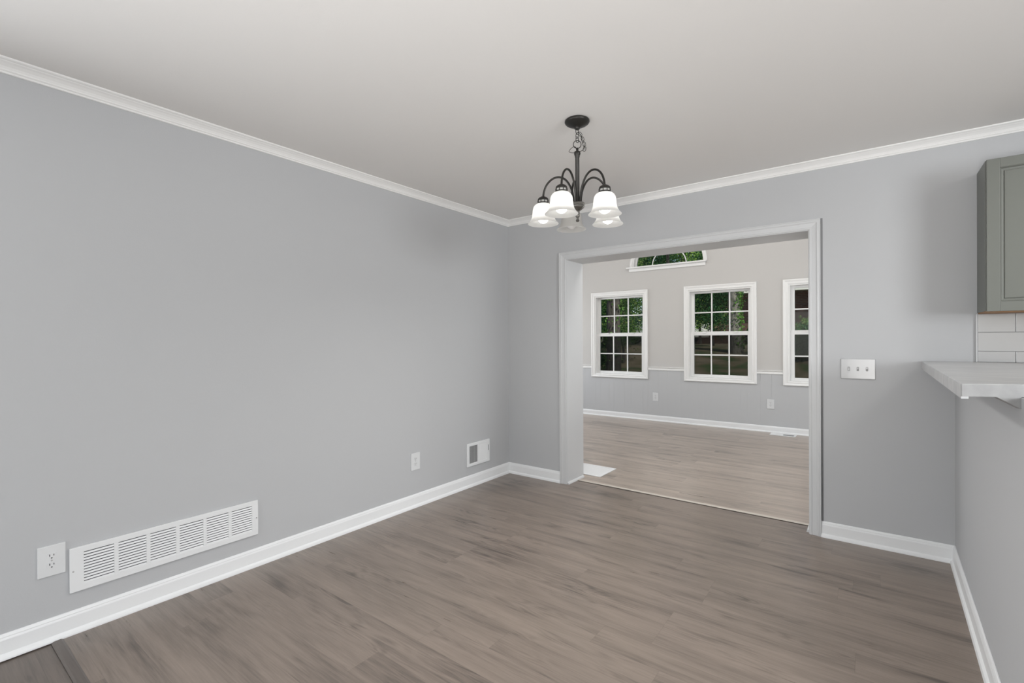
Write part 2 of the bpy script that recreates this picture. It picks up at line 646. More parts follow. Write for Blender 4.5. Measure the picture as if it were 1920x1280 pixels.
# rear wall with two window openings
b = MB()
b.box(-.15, .3, RY - .15, RY, 0, H).box(2.1, 3.3, RY - .15, RY, 0, H).box(5.1, KX1 + .15, RY - .15, RY, 0, H)
b.box(.3, 2.1, RY - .15, RY, 0, .65).box(.3, 2.1, RY - .15, RY, 2.25, H).box(3.3, 5.1, RY - .15, RY, 0, .65).box(3.3, 5.1, RY - .15, RY, 2.25, H)
structure(b.build('wall_rear', M_WALL))
structure(MB().box(KX1, KX1 + .15, RY, 0, 0, H).build('wall_right', M_WALL))
structure(MB().box(-.6, KX1 + .6, RY - 2.8, RY - .15, H + .05, H + .2).build('sun_block_rear', M_CEIL))  # added unseen slab that keeps the sun out of the rear openings
structure(MB().box(-.15, KX1 + .15, RY - .15, 0.0, H, H + .1).build('ceiling', M_CEIL), 'smooth off-white flat ceiling', 'ceiling')
structure(MB().box(0, KX1, -3.218, .139, -.05, 0).build('floor', M_FLOOR), 'grey-brown wood plank floor of the dining room', 'floor')
structure(MB().box(SX0, SX1, .186, YF, -.05, 0).build('floor_sunroom', M_SUNFLOOR), 'same plank floor beyond the opening, painted paler for its daylight', 'floor')
structure(MB().box(0, KX1, RY, -3.257, -.06, -.006).build('floor_hall', M_OLDFLOOR), 'darker plank floor past the threshold strip', 'floor')
structure(MB().box(-.1, KX1, -3.3, .2, -.1, -.05).build('floor_base', M_DARK))

# half wall under the bar, a degree off square
PA = 0.0172
b = MB()
b.poly([(3.205, 0, 0), (3.205 - PA * 1.78, -1.78, 0), (3.325 - PA * 1.78, -1.78, 0), (3.325, 0, 0)], (0, 0, 1.111))
structure(b.build('wall_half', M_WALL), 'light grey half wall under the bar counter', 'wall')

# crown moulding
CR = [(0, -.053), (.005, -.053), (.0075, -.050), (.0075, -.046), (.010, -.044), (.013, -.041), (.0135, -.037), (.019, -.028), (.029, -.019), (.037, -.014), (.039, -.0115), (.0425, -.010), (.046, -.0085), (.049, -.006), (.049, 0), (0, 0)]
structure(MB().sweep(CR, [((0, RY, H), (1, 0, 0), (0, 0, 1)), ((0, 0, H), (1, -1, 0), (0, 0, 1)), ((KX1, 0, H), (0, -1, 0), (0, 0, 1))]).build('trim_1', M_CROWN), 'white stepped crown moulding under the ceiling', 'trim')

# baseboards with shoe
BP = [(0, 0), (.024, 0), (.024, .006), (.021, .016), (.015, .022), (.0125, .024), (.012, .078), (.0105, .084), (.0095, .086), (.0095, .090), (.006, .098), (.003, .1005), (0, .1005)]
structure(MB().sweep(BP, [((0, RY, 0), (1, 0, 0), (0, 0, 1)), ((0, 0, 0), (1, -1, 0), (0, 0, 1)), ((OX0 - .068, 0, 0), (0, -1, 0), (0, 0, 1))]).build('baseboard_left', M_BASE), 'white moulded baseboard along the side wall', 'baseboard')
xk = 3.205
structure(MB().sweep(BP, [((OX1 + .068, 0, 0), (0, -1, 0), (0, 0, 1)), ((xk, 0, 0), (-1, -1, 0), (0, 0, 1)), ((xk - PA * 1.78, -1.78, 0), (-1, 0, 0), (0, 0, 1))]).build('baseboard_right', M_BASE), 'white moulded baseboard round the corner to the half wall', 'baseboard')
FB = [(u * .9, v * .86) for u, v in BP]
structure(MB().sweep(FB, [((SX0, YF, 0), (0, -1, 0), (0, 0, 1)), ((SX1, YF, 0), (0, -1, 0), (0, 0, 1))]).build('baseboard_far', M_BASE), 'white baseboard along the far sunroom wall', 'baseboard')

# cased opening: liner boards and moulded casing
root = empty('door_1', (0, 0, 0))
structure(root, 'wide white cased opening into the sunroom', 'doorway')
b = MB()
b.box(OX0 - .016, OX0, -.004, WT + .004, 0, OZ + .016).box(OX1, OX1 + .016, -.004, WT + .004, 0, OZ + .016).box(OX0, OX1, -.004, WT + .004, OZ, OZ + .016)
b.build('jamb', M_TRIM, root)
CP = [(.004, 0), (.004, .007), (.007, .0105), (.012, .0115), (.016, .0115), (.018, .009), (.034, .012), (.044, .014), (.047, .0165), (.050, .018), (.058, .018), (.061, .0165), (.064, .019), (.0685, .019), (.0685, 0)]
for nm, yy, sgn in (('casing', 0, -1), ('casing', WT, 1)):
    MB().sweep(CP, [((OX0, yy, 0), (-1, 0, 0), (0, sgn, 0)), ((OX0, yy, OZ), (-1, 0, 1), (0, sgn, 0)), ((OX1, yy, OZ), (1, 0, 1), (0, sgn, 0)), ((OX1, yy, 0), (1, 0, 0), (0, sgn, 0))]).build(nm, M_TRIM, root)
g = MB().box(OX1 + .0695, OX1 + .080, -.0025, .004, .10, OZ + .07).build('gap_shade_strip', M_GAP_SHADE, root)  # flat grey strip paints the shade of an open gap
g['label'] = 'dark strip painted as a shaded gap beside the casing'
# quarter round along the foot of the jamb
QR = [(0, 0), (.018, 0), (.0165, .007), (.012, .013), (.006, .0165), (0, .018)]
b = MB().sweep(QR, [((OX0, -.006, 0), (1, 0, 0), (0, 0, 1)), ((OX0, WT - .01, 0), (1, 0, 0), (0, 0, 1))])
b.sweep(QR, [((OX1, 0.02, 0), (-1, 0, 0), (0, 0, 1)), ((OX1, WT - .01, 0), (-1, 0, 0), (0, 0, 1))])
b.build('shoe_moulding', M_TRIM, root)

# thresholds
TP = [(-.019, 0), (-.019, .003), (-.010, .0055), (.010, .0055), (.019, .003), (.019, 0)]
tag(MB().sweep(TP, [((OX0 + .018, .172, 0), (0, 1, 0), (0, 0, 1)), ((OX1 - .016, .172, 0), (0, 1, 0), (0, 0, 1))]).build('threshold_strip', M_TMOLD), 'pale beige joint strip across the cased opening', 'threshold')
b = MB().sweep([(-.019, -.05), (-.019, -.002), (-.012, .004), (.012, .005), (.019, .001), (.019, -.05)], [((.026, -3.2375, 0), (0, 1, 0), (0, 0, 1)), ((KX1 - .03, -3.2375, 0), (0, 1, 0), (0, 0, 1))])
tag(b.build('reducer_strip', M_STRIP), 'dark wood reducer strip where the floor turns darker', 'threshold')

# ------------------------------------------------------------------ sunroom shell
WINX = (-0.527, 1.04, 2.36)             # window centres
WW, WZ0, WZ1 = 0.87, 0.70, 2.018        # clear opening
AX, AZ, AR = 0.280, 2.452, 0.562        # half-round window
b = MB()
T = .15
xs = [SX0 - .15]
for c in WINX:
    xs += [c - WW / 2, c + WW / 2]
xs.append(SX1 + .15)
RAIL = .825
for i in range(0, len(xs), 2):
    b.box(xs[i], xs[i + 1], YF, YF + T, RAIL, WZ1)
b.box(SX0 - .15, SX1 + .15, YF, YF + T, WZ1, AZ)
b.box(SX0 - .15, AX - .7, YF, YF + T, AZ, 4.2).box(AX + .7, SX1 + .15, YF, YF + T, AZ, 4.2).box(AX - .7, AX + .7, YF, YF + T, AZ + .7, 4.2)
n = 20
arcL = [(AX - AR * math.cos(PI / 2 * i / n), YF, AZ + AR * math.sin(PI / 2 * i / n)) for i in range(n + 1)]
b.poly([(AX - .7, YF, AZ)] + arcL + [(AX, YF, AZ + .7), (AX - .7, YF, AZ + .7)], (0, T, 0))
arcR = [(AX + AR * math.cos(PI / 2 * i / n), YF, AZ + AR * math.sin(PI / 2 * i / n)) for i in range(n + 1)]
b.poly([(AX + .7, YF, AZ)] + arcR + [(AX, YF, AZ + .7), (AX + .7, YF, AZ + .7)], (0, T, 0))
structure(b.build('wall_far', M_SUNWALL), 'off-white sunroom wall with the windows', 'wall')
# grooved panelling below the rail
b = MB()
widths = [.205, .10, .155, .085, .18, .12, .20, .09, .165, .14]
x = SX0
k = 0
while x < SX1:
    x1 = min(x + widths[k % len(widths)], SX1)
    k += 1
    hz = RAIL
    segs = [(x, x1)]
    # panels under the windows stop at the opening
    cut = []
    for (p, q) in segs:
        edges = [p] + sorted(e for c in WINX for e in (c - WW / 2, c + WW / 2) if p < e < q) + [q]
        for e0, e1 in zip(edges, edges[1:]):
            mid = (e0 + e1) / 2
            top = WZ0 if any(abs(mid - c) < WW / 2 for c in WINX) else hz
            cut.append((e0, e1, top))
    for (e0, e1, top) in cut:
        b.box(e0 + (.0007 if e0 == x else 0), e1 - (.0007 if e1 == x1 else 0), YF, YF + T, 0, top)
    x = x1
b.box(SX0, SX1, YF + .0012, YF + T - .01, 0, WZ0)
structure(b.build('wall_wainscot', M_WAINS), 'blue-grey grooved panelling under the sunroom windows', 'wall')
structure(MB().box(SX0 - .15, SX0, WT, .7, 0, 4.2).box(SX0 - .15, SX0, 3.3, YF, 0, 4.2).box(SX0 - .15, SX0, .7, 3.3, 0, .75).box(SX0 - .15, SX0, .7, 3.3, 2.15, 4.2).build('wall_sunroom_left', M_SUNWALL))
structure(MB().box(SX1, SX1 + .15, WT, .7, 0, 4.2).box(SX1, SX1 + .15, 3.3, YF, 0, 4.2).box(SX1, SX1 + .15, .7, 3.3, 0, .75).box(SX1, SX1 + .15, .7, 3.3, 2.15, 4.2).build('wall_sunroom_right', M_SUNWALL))
b = MB()
b.poly([(SX0 - .2, WT - .2, 2.75), (.65, WT - .2, 4.05), (.65, WT - .2, 4.15), (SX0 - .2, WT - .2, 2.85)], (0, YF - WT + .5, 0))
b.poly([(SX1 + .2, WT - .2, 2.75), (.65, WT - .2, 4.05), (.65, WT - .2, 4.15), (SX1 + .2, WT - .2, 2.85)], (0, YF - WT + .5, 0))
structure(b.build('ceiling_sunroom', M_CEIL))
structure(MB().box(SX1 + .15, SX1 + 1.6, WT, YF + .3, 2.32, 2.42).build('sun_block_side', M_CEIL))  # slab added out of view to block sun at the side opening

# chair rail in pieces between the windows
RP = [(0, .800), (.010, .800), (.012, .812), (.009, .820), (.009, .830), (.014, .836), (.022, .843), (.022, .850), (0, .850)]
b = MB()
ends = [SX0] + [e for c in WINX for e in (c - WW / 2 - .064, c + WW / 2 + .064)] + [SX1]
for i in range(0, len(ends), 2):
    b.sweep(RP, [((ends[i], YF, 0), (0, -1, 0), (0, 0, 1)), ((ends[i + 1], YF, 0), (0, -1, 0), (0, 0, 1))])
structure(b.build('trim_2', M_SASH), 'white chair rail between the sunroom windows', 'trim')


def sash(x0, x1, z0, z1, y0, y1, rail_b, rail_t, stile, name, parent):
    """sash frame with a 3 x 2 grid and its pane"""
    m = MB()
    m.box(x0, x0 + stile, y0, y1, z0, z1, .003).box(x1 - stile, x1, y0, y1, z0, z1, .003)
    m.box(x0 + stile, x1 - stile, y0, y1, z0, z0 + rail_b, .003).box(x0 + stile, x1 - stile, y0, y1, z1 - rail_t, z1, .003)
    s = m.build(name, M_SASH, parent)
    gx0, gx1, gz0, gz1 = x0 + stile, x1 - stile, z0 + rail_b, z1 - rail_t
    ym = (y0 + y1) / 2
    g = MB()
    for i in (1, 2):
        xx = gx0 + (gx1 - gx0) * i / 3
        g.box(xx - .009, xx + .009, ym - .010, ym + .006, gz0 - .002, gz1 + .002)
    zz = (gz0 + gz1) / 2
    g.box(gx0 - .002, gx1 + .002, ym - .0095, ym + .0055, zz - .009, zz + .009)
    g.build('muntins', M_SASH, s)
    MB().box(gx0 - .004, gx1 + .004, ym - .001, ym + .002, gz0 - .004, gz1 + .004).build('glass_pane', M_GLASS, s)
    return s


WCP = [(0, 0), (0, .012), (.004, .016), (.012, .016), (.016, .013), (.030, .014), (.040, .018), (.046, .023), (.058, .023), (.064, .019), (.064, 0)]
for i, c in enumerate(WINX):
    r = structure(empty('window_%d' % (i + 1), (c, YF, 0)), ['white double-hung sunroom window nearest the jamb, trunk close outside', 'white double-hung sunroom window, full and between the other two', 'white double-hung sunroom window cut off by the casing'][i], 'window')
    x0, x1 = -WW / 2, WW / 2
    kb = .72
    b = MB()
    b.sweep([(u, v) for u, v in WCP], [((x0, 0, WZ0), (-1, 0, -kb), (0, -1, 0)), ((x0, 0, WZ1), (-1, 0, 1), (0, -1, 0)), ((x1, 0, WZ1), (1, 0, 1), (0, -1, 0)), ((x1, 0, WZ0), (1, 0, -kb), (0, -1, 0))], closed=True)
    b.build('casing', M_SASH, r)
    b = MB()
    b.box(x0, x0 + .018, -.002, T, WZ0, WZ1).box(x1 - .018, x1, -.002, T, WZ0, WZ1).box(x0 + .018, x1 - .018, -.002, T, WZ1 - .018, WZ1).box(x0 + .018, x1 - .018, -.002, T, WZ0, WZ0 + .016)
    b.build('window_frame', M_SASH, r)
    sash(x0 + .018, x1 - .018, 1.352, WZ1 - .018, .095, .125, .046, .030, .044, 'upper_sash', r)
    lo = sash(x0 + .018, x1 - .018, WZ0 + .016, 1.392, .058, .090, .042, .052, .046, 'lower_sash', r)
    MB().box(-.25, -.19, .035, .058, 1.376, 1.396, .003).box(.19, .25, .035, .058, 1.376, 1.396, .003).build('sash_lock', M_SASH, lo)
    MB().box(x0 + .02, x1 - .02, .132, .1335, WZ0 + .016, 1.372).build('insect_screen', M_SCREEN, r)

# half-round window
r = structure(empty('window_4', (AX, YF, AZ)), 'half-round white window high on the sunroom wall', 'window')


def arc(cx, rad, a0, a1, n, y):
    return [(cx + rad * math.cos(a0 + (a1 - a0) * i / n), y, rad * math.sin(a0 + (a1 - a0) * i / n)) for i in range(n + 1)]


def arc_path(n=36):
    out = []
    for i in range(n + 1):
        a = PI * i / n
        out.append(((AR * math.cos(a), 0, AR * math.sin(a)), (math.cos(a), 0, math.sin(a)), (0, -1, 0)))
    return out


MB().sweep([(u * .62, v) for u, v in WCP], arc_path()).build('casing', M_SASH, r)
MB().sweep([(-.02, -T), (-.02, 0), (.0, .002), (.0, -T)], arc_path()).build('window_frame', M_SASH, r)
MB().sweep([(-.036, -.115), (-.036, -.08), (-.019, -.08), (-.019, -.115)], arc_path()).box(-AR + .02, AR - .02, .08, .115, .0, .022).build('arch_sash', M_SASH, r)
b = MB().tube(arc(0, .268, 0, PI, 24, .097), .009, 8)
for a in (PI / 4, PI / 2, 3 * PI / 4):
    b.tube([(.268 * math.cos(a), .097, .268 * math.sin(a)), (.53 * math.cos(a), .097, .53 * math.sin(a))], .009, 8)
b.build('muntins', M_SASH, r)
b = MB()
b.poly(arc(0, .535, 0, PI, 32, .098), (0, .003, 0))
b.build('glass_pane', M_GLASS, r)
b = MB().box(-.650, .600, -.062, .03, -.022, .0, .004).box(-.615, .58, -.022, 0, -.072, -.022, .004)
b.build('window_stool', M_SASH, r)

# ------------------------------------------------------------------ outlets, switch, vents
def outlet(name, label, group, loc, rot, pw=.09, ph=.132, loud=True):
    """local frame: plate in XZ, front towards -Y"""
    r = empty(name, loc, rot)
    tag(r, label, 'outlet', group)
    b = MB().box(-pw / 2, pw / 2, -.007, 0, -ph / 2, ph / 2, .0025)
    b.build('cover_plate', M_PLASTIC, r)
    for s in (1, -1):
        f = MB()
        pts = []
        zc = s * .0195
        for i in range(28):
            a = 2 * PI * i / 28
            pts.append((.0172 * math.cos(a), -.0085, zc + max(-.0135, min(.0135, .0172 * math.sin(a)))))
        f.poly(pts, (0, .004, 0))
        rc = f.build('receptacle', M_PLASTIC, r)
        d = MB().box(-.0078, -.0052, -.0092, -.008, zc + .000, zc + .009).box(.0055, .0078, -.0092, -.008, zc + .001, zc + .008)
        d.poly([(.0026 * math.cos(2 * PI * i / 12), -.0092, zc - .0075 + .0026 * math.sin(2 * PI * i / 12)) for i in range(12)], (0, .0012, 0))
        d.build('slots', M_DARK, rc)
    MB().poly([(.003 * math.cos(2 * PI * i / 12), -.0082, .003 * math.sin(2 * PI * i / 12)) for i in range(12)], (0, .002, 0)).build('screw', M_SCREW, r)
    return r


LW = (0, 0, PI / 2)                     # faces +X
outlet('wall_outlet', 'white duplex outlet beside the long return air grille', 'white duplex outlets', (0, -3.250, .348), LW)
outlet('wall_outlet', 'white duplex outlet on the grey wall near the small register', 'white duplex outlets', (0, -1.195, .352), LW)
outlet('wall_outlet', 'white outlet on the panelling between the two fully seen windows', 'white duplex outlets', (.093, YF, .380), (0, 0, 0))
outlet('wall_outlet', 'white outlet on the panelling above the sunroom floor register', 'white duplex outlets', (1.708, YF, .387), (0, 0, 0))

# triple switch
r = tag(empty('light_switch', (2.757, 0, 1.094), (0, 0, 0)), 'white glossy triple toggle switch plate beside the opening', 'light switch')
MB().box(-.088, .088, -.007, 0, -.063, .063, .003).build('cover_plate', M_SWITCH, r)
for i, xx in enumerate((-.046, 0, .046)):
    bz = MB().box(xx - .0052, xx + .0052, -.0074, -.0066, -.012, .012).build('toggle_bezel', M_DARK, r)
    bz['label'] = 'dark slot round the toggle'
    t = MB()
    up = (-1, 1, 1)[i]
    t.poly([(xx - .004, -.0066, -.0105), (xx - .004, -.0066, .0105), (xx - .004, -.0125 if up > 0 else -.0085, .009), (xx - .004, -.016, .0065 * up + .003), (xx - .004, -.016, .0065 * up - .003), (xx - .004, -.0085 if up > 0 else -.0125, -.009)], (.008, 0, 0))
    t.build('toggle', M_SWITCH, r)
    for zz in (.030, -.030):
        MB().poly([(xx + .003 * math.cos(2 * PI * k / 12), -.0078, zz + .003 * math.sin(2 * PI * k / 12)) for k in range(12)], (0, .002, 0)).build('screw', M_SCREW, r)

# long return grille, local frame like the outlets: X runs along the wall
r = tag(empty('return_grille', (0, -2.790, .279), LW), 'long white return air grille low on the grey wall', 'vent')
gw, gh = .808, .196
fr = .027
b = MB()
b.box(-gw / 2, gw / 2, -.012, -.002, gh / 2 - fr, gh / 2, .002).box(-gw / 2, gw / 2, -.012, -.002, -gh / 2, -gh / 2 + fr, .002)
L0, L1 = -gw / 2 + .048, gw / 2 - .034
b.box(-gw / 2, L0, -.012, -.002, -gh / 2 + fr - .002, gh / 2 - fr + .002, .001).box(L1, gw / 2, -.012, -.002, -gh / 2 + fr - .002, gh / 2 - fr + .002, .001)
pitch = (L1 - L0 + .016) / 6
for i in range(1, 6):
    xx = L0 + pitch * i - .016
    b.box(xx, xx + .016, -.0115, -.002, -gh / 2 + fr - .002, gh / 2 - fr + .002)
b.build('grille_frame', M_VENT, r)
MB().box(-gw / 2 + .01, gw / 2 - .01, -.0025, 0, -gh / 2 + .01, gh / 2 - .01).build('duct_backing', M_DARK, r)
nl = 11
for i in range(6):
    x0 = L0 + pitch * i - .001
    x1 = x0 + pitch - .014
    b = MB()
    zt, zb = gh / 2 - fr, -gh / 2 + fr
    for k in range(nl):
        zc = zb + (zt - zb) * (k + .5) / nl
        h = (zt - zb) / nl
        # louvre leaning outward at its foot
        b.poly([(x0, -.0105, zc - h * .46), (x0, -.0118, zc - h * .42), (x0, -.0075, zc + h * .20), (x0, -.0062, zc + h * .18)], (x1 - x0, 0, 0))
    b.build('louvre_panel', M_VENT, r)
for xx, zz in ((-gw / 2 + .012, -.005), (gw / 2 - .010, -.001)):
    MB().poly([(xx + .0035 * math.cos(2 * PI * k / 12), -.0135, zz + .0035 * math.sin(2 * PI * k / 12)) for k in range(12)], (0, .002, 0)).build('screw', M_SCREW, r)

# small wall register
r = tag(empty('wall_register', (0, -.457, .279), LW), 'small white wall register near the room corner, half open', 'vent')
rw, rh = .305, .203
b = MB()
b.box(-rw / 2, rw / 2, -.011, 0, rh / 2 - .026, rh / 2, .003).box(-rw / 2, rw / 2, -.011, 0, -rh / 2, -rh / 2 + .026, .003)
b.box(-rw / 2, -rw / 2 + .030, -.011, 0, -rh / 2 + .02, rh / 2 - .02, .003).box(rw / 2 - .038, rw / 2, -.011, 0, -rh / 2 + .02, rh / 2 - .02, .003)
b.box(-.012, .006, -.010, 0, -rh / 2 + .02, rh / 2 - .02)
b.build('register_frame', M_VENT, r)
MB().box(-rw / 2 + .03, -.010, -.003, 0, -rh / 2 + .025, rh / 2 - .025).build('duct_backing', M_DUCT, r)
b = MB()
for k in range(9):
    xx = -rw / 2 + .034 + k * .0118
    b.poly([(xx, -.0090, -rh / 2 + .025), (xx + .0012, -.0095, -rh / 2 + .025), (xx + .0075, -.004, -rh / 2 + .025), (xx + .0063, -.0035, -rh / 2 + .025)], (0, 0, rh - .05))
b.build('open_fins', M_VENT, r)
b = MB().box(.006, rw / 2 - .038, -.0045, 0, -rh / 2 + .025, rh / 2 - .025)
for k in range(9):
    xx = .010 + k * .0115
    b.poly([(xx, -.004, -rh / 2 + .025), (xx + .009, -.0085, -rh / 2 + .025), (xx + .0102, -.0085, -rh / 2 + .025), (xx + .0102, -.004, -rh / 2 + .025)], (0, 0, rh - .05))
b.build('closed_fins', M_VENT, r)
MB().box(rw / 2 - .022, rw / 2 - .017, -.0118, -.0105, -.005, .05).build('lever_slot', M_DARK, r)
MB().box(rw / 2 - .024, rw / 2 - .015, -.019, -.010, -.012, -.001, .001).build('damper_lever', M_VENT, r)

# floor vents of the sunroom
r = tag(empty('floor_vent', (.610, .533, 0)), 'square white floor vent just past the opening by the jamb', 'vent', 'sunroom floor vents')
vw, vd = .375, .352
b = MB()
b.box(-vw / 2, vw / 2, -vd / 2, -vd / 2 + .028, 0, .008, .003).box(-vw / 2, vw / 2, vd / 2 - .028, vd / 2, 0, .008, .003)
b.box(-vw / 2, -vw / 2 + .028, -vd / 2 + .02, vd / 2 - .02, 0, .008, .003).box(vw / 2 - .028, vw / 2, -vd / 2 + .02, vd / 2 - .02, 0, .008, .003)
b.build('vent_frame', M_VENT, r)
b = MB().box(-vw / 2 + .02, vw / 2 - .02, -vd / 2 + .02, vd / 2 - .02, 0, .002)
for k in range(24):
    yy = -vd / 2 + .032 + k * .0124
    b.poly([(-vw / 2 + .026, yy, .001), (-vw / 2 + .026, yy + .009, .0062), (-vw / 2 + .026, yy + .0105, .0062), (-vw / 2 + .026, yy + .0105, .001)], (vw - .052, 0, 0))
b.build('louvre_panel', M_VENT, r)

r = tag(empty('floor_vent', (1.874, 3.562, 0)), 'narrow white floor register at the foot of the far panelling', 'vent', 'sunroom floor vents')
vw, vd = .300, .150
b = MB()
b.box(-vw / 2, vw / 2, -vd / 2, -vd / 2 + .022, 0, .007, .002).box(-vw / 2, vw / 2, vd / 2 - .022, vd / 2, 0, .007, .002)
b.box(-vw / 2, -vw / 2 + .024, -vd / 2 + .018, vd / 2 - .018, 0, .007, .002).box(vw / 2 - .024, vw / 2, -vd / 2 + .018, vd / 2 - .018, 0, .007, .002)
b.build('vent_frame', M_VENT, r)
MB().box(0, vw / 2 - .02, -vd / 2 + .02, vd / 2 - .02, 0, .0015).build('duct_backing', M_DARK, r)
b = MB().box(-vw / 2 + .022, .0, -vd / 2 + .02, vd / 2 - .02, 0, .0045)
b.build('closed_fins', M_VENT, r)
b = MB()
for k in range(10):
    xx = .008 + k * .0122
    b.box(xx, xx + .0030, -vd / 2 + .02, vd / 2 - .02, .001, .0030)
b.build('open_fins', M_VENT, r)

# ------------------------------------------------------------------ bar counter, cabinet, tiles
r = tag(empty('bar_counter', (3.061, -.001, 1.11)), 'pale marbled bar counter on the half wall, end cut at an angle', 'counter')
ex, ey = 3.043 - 3.061, -1.761
b = MB()
b.poly([(0, 0, .003), (ex, ey, .003), (ex + .139, ey + .066, .003), (ex + .46, ey + .218, .003), (.46, 0, .003)], (0, 0, .037))
top = b.build('counter_top', M_COUNTER, r)
bv = top.modifiers.new('edge', 'BEVEL')
bv.width = .003
bv.segments = 2
b = MB()
b.poly([(-.0015, 0, -.004), (ex - .0015, ey + .003, -.004), (ex + .016, ey + .0115, -.004), (.018, 0, -.004)], (0, 0, .040))
b.build('edge_strip', M_COUNTER, r)
b = MB()
dx, dy = .139, .066
nx, ny = .066 * .0045 / .1539, -.139 * .0045 / .1539
# raw end board with its lower edge falling away towards the half wall
p = lambda t, z: (ex + dx * t + .0008 + nx * .4, ey + dy * t + ny * .4, z)
b.poly([p(-.012, .003), p(-.012, .0385), p(3.28, .0385), p(3.28, .003)], (-nx, -ny, 0))
b.poly([p(.545, .003), p(.945, .003), p(.945, -.031)], (-nx * 4, -ny * 4, 0))
e = b.build('end_board', M_ENDBOARD, r)
e['label'] = 'grey painted end board with knots'

r = tag(empty('upper_cabinet', (3.297, -.002, 1.417)), 'sage green wall cabinet above the bar counter', 'cabinet')
cw, cd, ch = .76, .243, .780
b = MB().box(0, cw, -cd, 0, .006, ch, .001)
b.build('cabinet_body', M_CAB, r)
u = MB().box(.004, cw - .004, -cd + .002, -.002, 0, .0065).build('cabinet_bottom', M_RAWWOOD, r)
u['label'] = 'unpainted brown underside'
for x0 in (.003, .383):
    dw, z0, z1 = .374, .003, ch
    y1 = -cd - .002
    y0 = y1 - .019
    x1 = x0 + dw
    st = .049
    b = MB()
    b.box(x0, x0 + st, y0, y1, z0, z1, .0015).box(x1 - st, x1, y0, y1, z0, z1, .0015)
    b.box(x0 + st, x1 - st, y0, y1, z0, z0 + st, .0015).box(x0 + st, x1 - st, y0, y1, z1 - st, z1, .0015)
    d = b.build('door', M_CAB, r)
    # groove, sloping bead, flat centre
    gp = [(0, .0), (0, .010), (.003, .011), (.006, .005), (.015, .0035), (.0175, .008), (.022, .009), (.022, 0)]
    X0, X1, Z0, Z1 = x0 + st, x1 - st, z0 + st, z1 - st
    yb = y0 + .013
    b = MB().sweep(gp, [((X0, yb, Z0), (1, 0, 1), (0, -1, 0)), ((X0, yb, Z1), (1, 0, -1), (0, -1, 0)), ((X1, yb, Z1), (-1, 0, -1), (0, -1, 0)), ((X1, yb, Z0), (-1, 0, 1), (0, -1, 0))], closed=True)
    b.build('door_bead', M_CAB, d)
    MB().box(X0 + .02, X1 - .02, yb - .0085, yb + .004, Z0 + .02, Z1 - .02).build('door_panel', M_CAB, d)

r = tag(empty('tile_backsplash', (3.292, 0, 1.151)), 'white subway tile backsplash between bar counter and cabinet', 'backsplash')
MB().box(.003, 1.30, -.0055, 0, 0, .266).build('grout_bed', M_GROUT, r)
b = MB()
tz = [(.0, .058), (.0605, .163), (.1655, .265)]
for i, (z0, z1) in enumerate(tz):
    off = .155 if i != 1 else .305
    x0 = .007
    x1 = off
    while x0 < 1.29:
        b.box(x0, min(x1, 1.295) - .0022, -.009, -.001, z0, z1, .0012)
        x0 = x1
        x1 += .305
b.build('tiles', M_TILE, r)
b = MB().box(-.001, .0055, -.0105, 0, 0, .266, .001)
b.build('edge_trim', M_TRIM, r)

# ------------------------------------------------------------------ chandelier
CX, CY = 1.594, -1.474
r = tag(empty('chandelier', (CX, CY, H)), 'dark bronze five-arm chandelier with white bell shades', 'chandelier')
Z = lambda z: z - H
b = MB().lathe([(0, 0), (.060, 0), (.064, -.003), (.065, -.010), (.062, -.016), (.055, -.021), (.040, -.029), (.022, -.036), (.015, -.040), (.013, -.047), (.0, -.047)], 48)
b.build('canopy', M_BRONZE, r, True)


def link(c, L, W, ax, tw=0.0, rr=.0017, tilt=None):
    """oval chain link centred at c, long axis ax"""
    ax = Vector(ax).normalized()
    s = ax.orthogonal().normalized()
    s = Matrix.Rotation(tw, 3, ax) @ s
    pts = []
    for i in range(20):
        a = 2 * PI * i / 20
        u = math.cos(a)
        v = math.sin(a)
        pts.append(Vector(c) + ax * (abs(u) ** .8 * math.copysign(1, u)) * L / 2 + s * (abs(v) ** .7 * math.copysign(1, v)) * W / 2)
    return pts, rr


zc = Z(2.391)
z = 2.381
for i in range(3):
    pts, rr = link((0, 0, Z(z)), .030, .0185, (0, 0, 1), .5 + (i % 2) * PI / 2, .0018)
    MB().tube(pts, rr, 6, True).build('chain_link', M_BRONZE, r, True)
    z -= .0215
# slack end of the chain hanging beside the ring
rt = Vector((math.cos(YAW), math.sin(YAW), 0))
tw = Vector((math.sin(YAW), -math.cos(YAW), 0))
slack = [(.012, 2.372), (.020, 2.361), (.026, 2.349), (.031, 2.336), (.035, 2.322), (.038, 2.308), (.040, 2.295)]
for i, (u, zz) in enumerate(slack):
    nxt = slack[i + 1] if i < 6 else (.037, 2.282)
    a = rt * (nxt[0] - u) + Vector((0, 0, nxt[1] - zz))
    cpt = rt * (u + nxt[0]) / 2 + Vector((0, 0, Z((zz + nxt[1]) / 2)))
    pts, rr = link(cpt, .024, .0145, a, i * PI / 2 + .4, .0013)
    MB().tube(pts, rr, 6, True).build('chain_link', M_BRONZE, r, True)
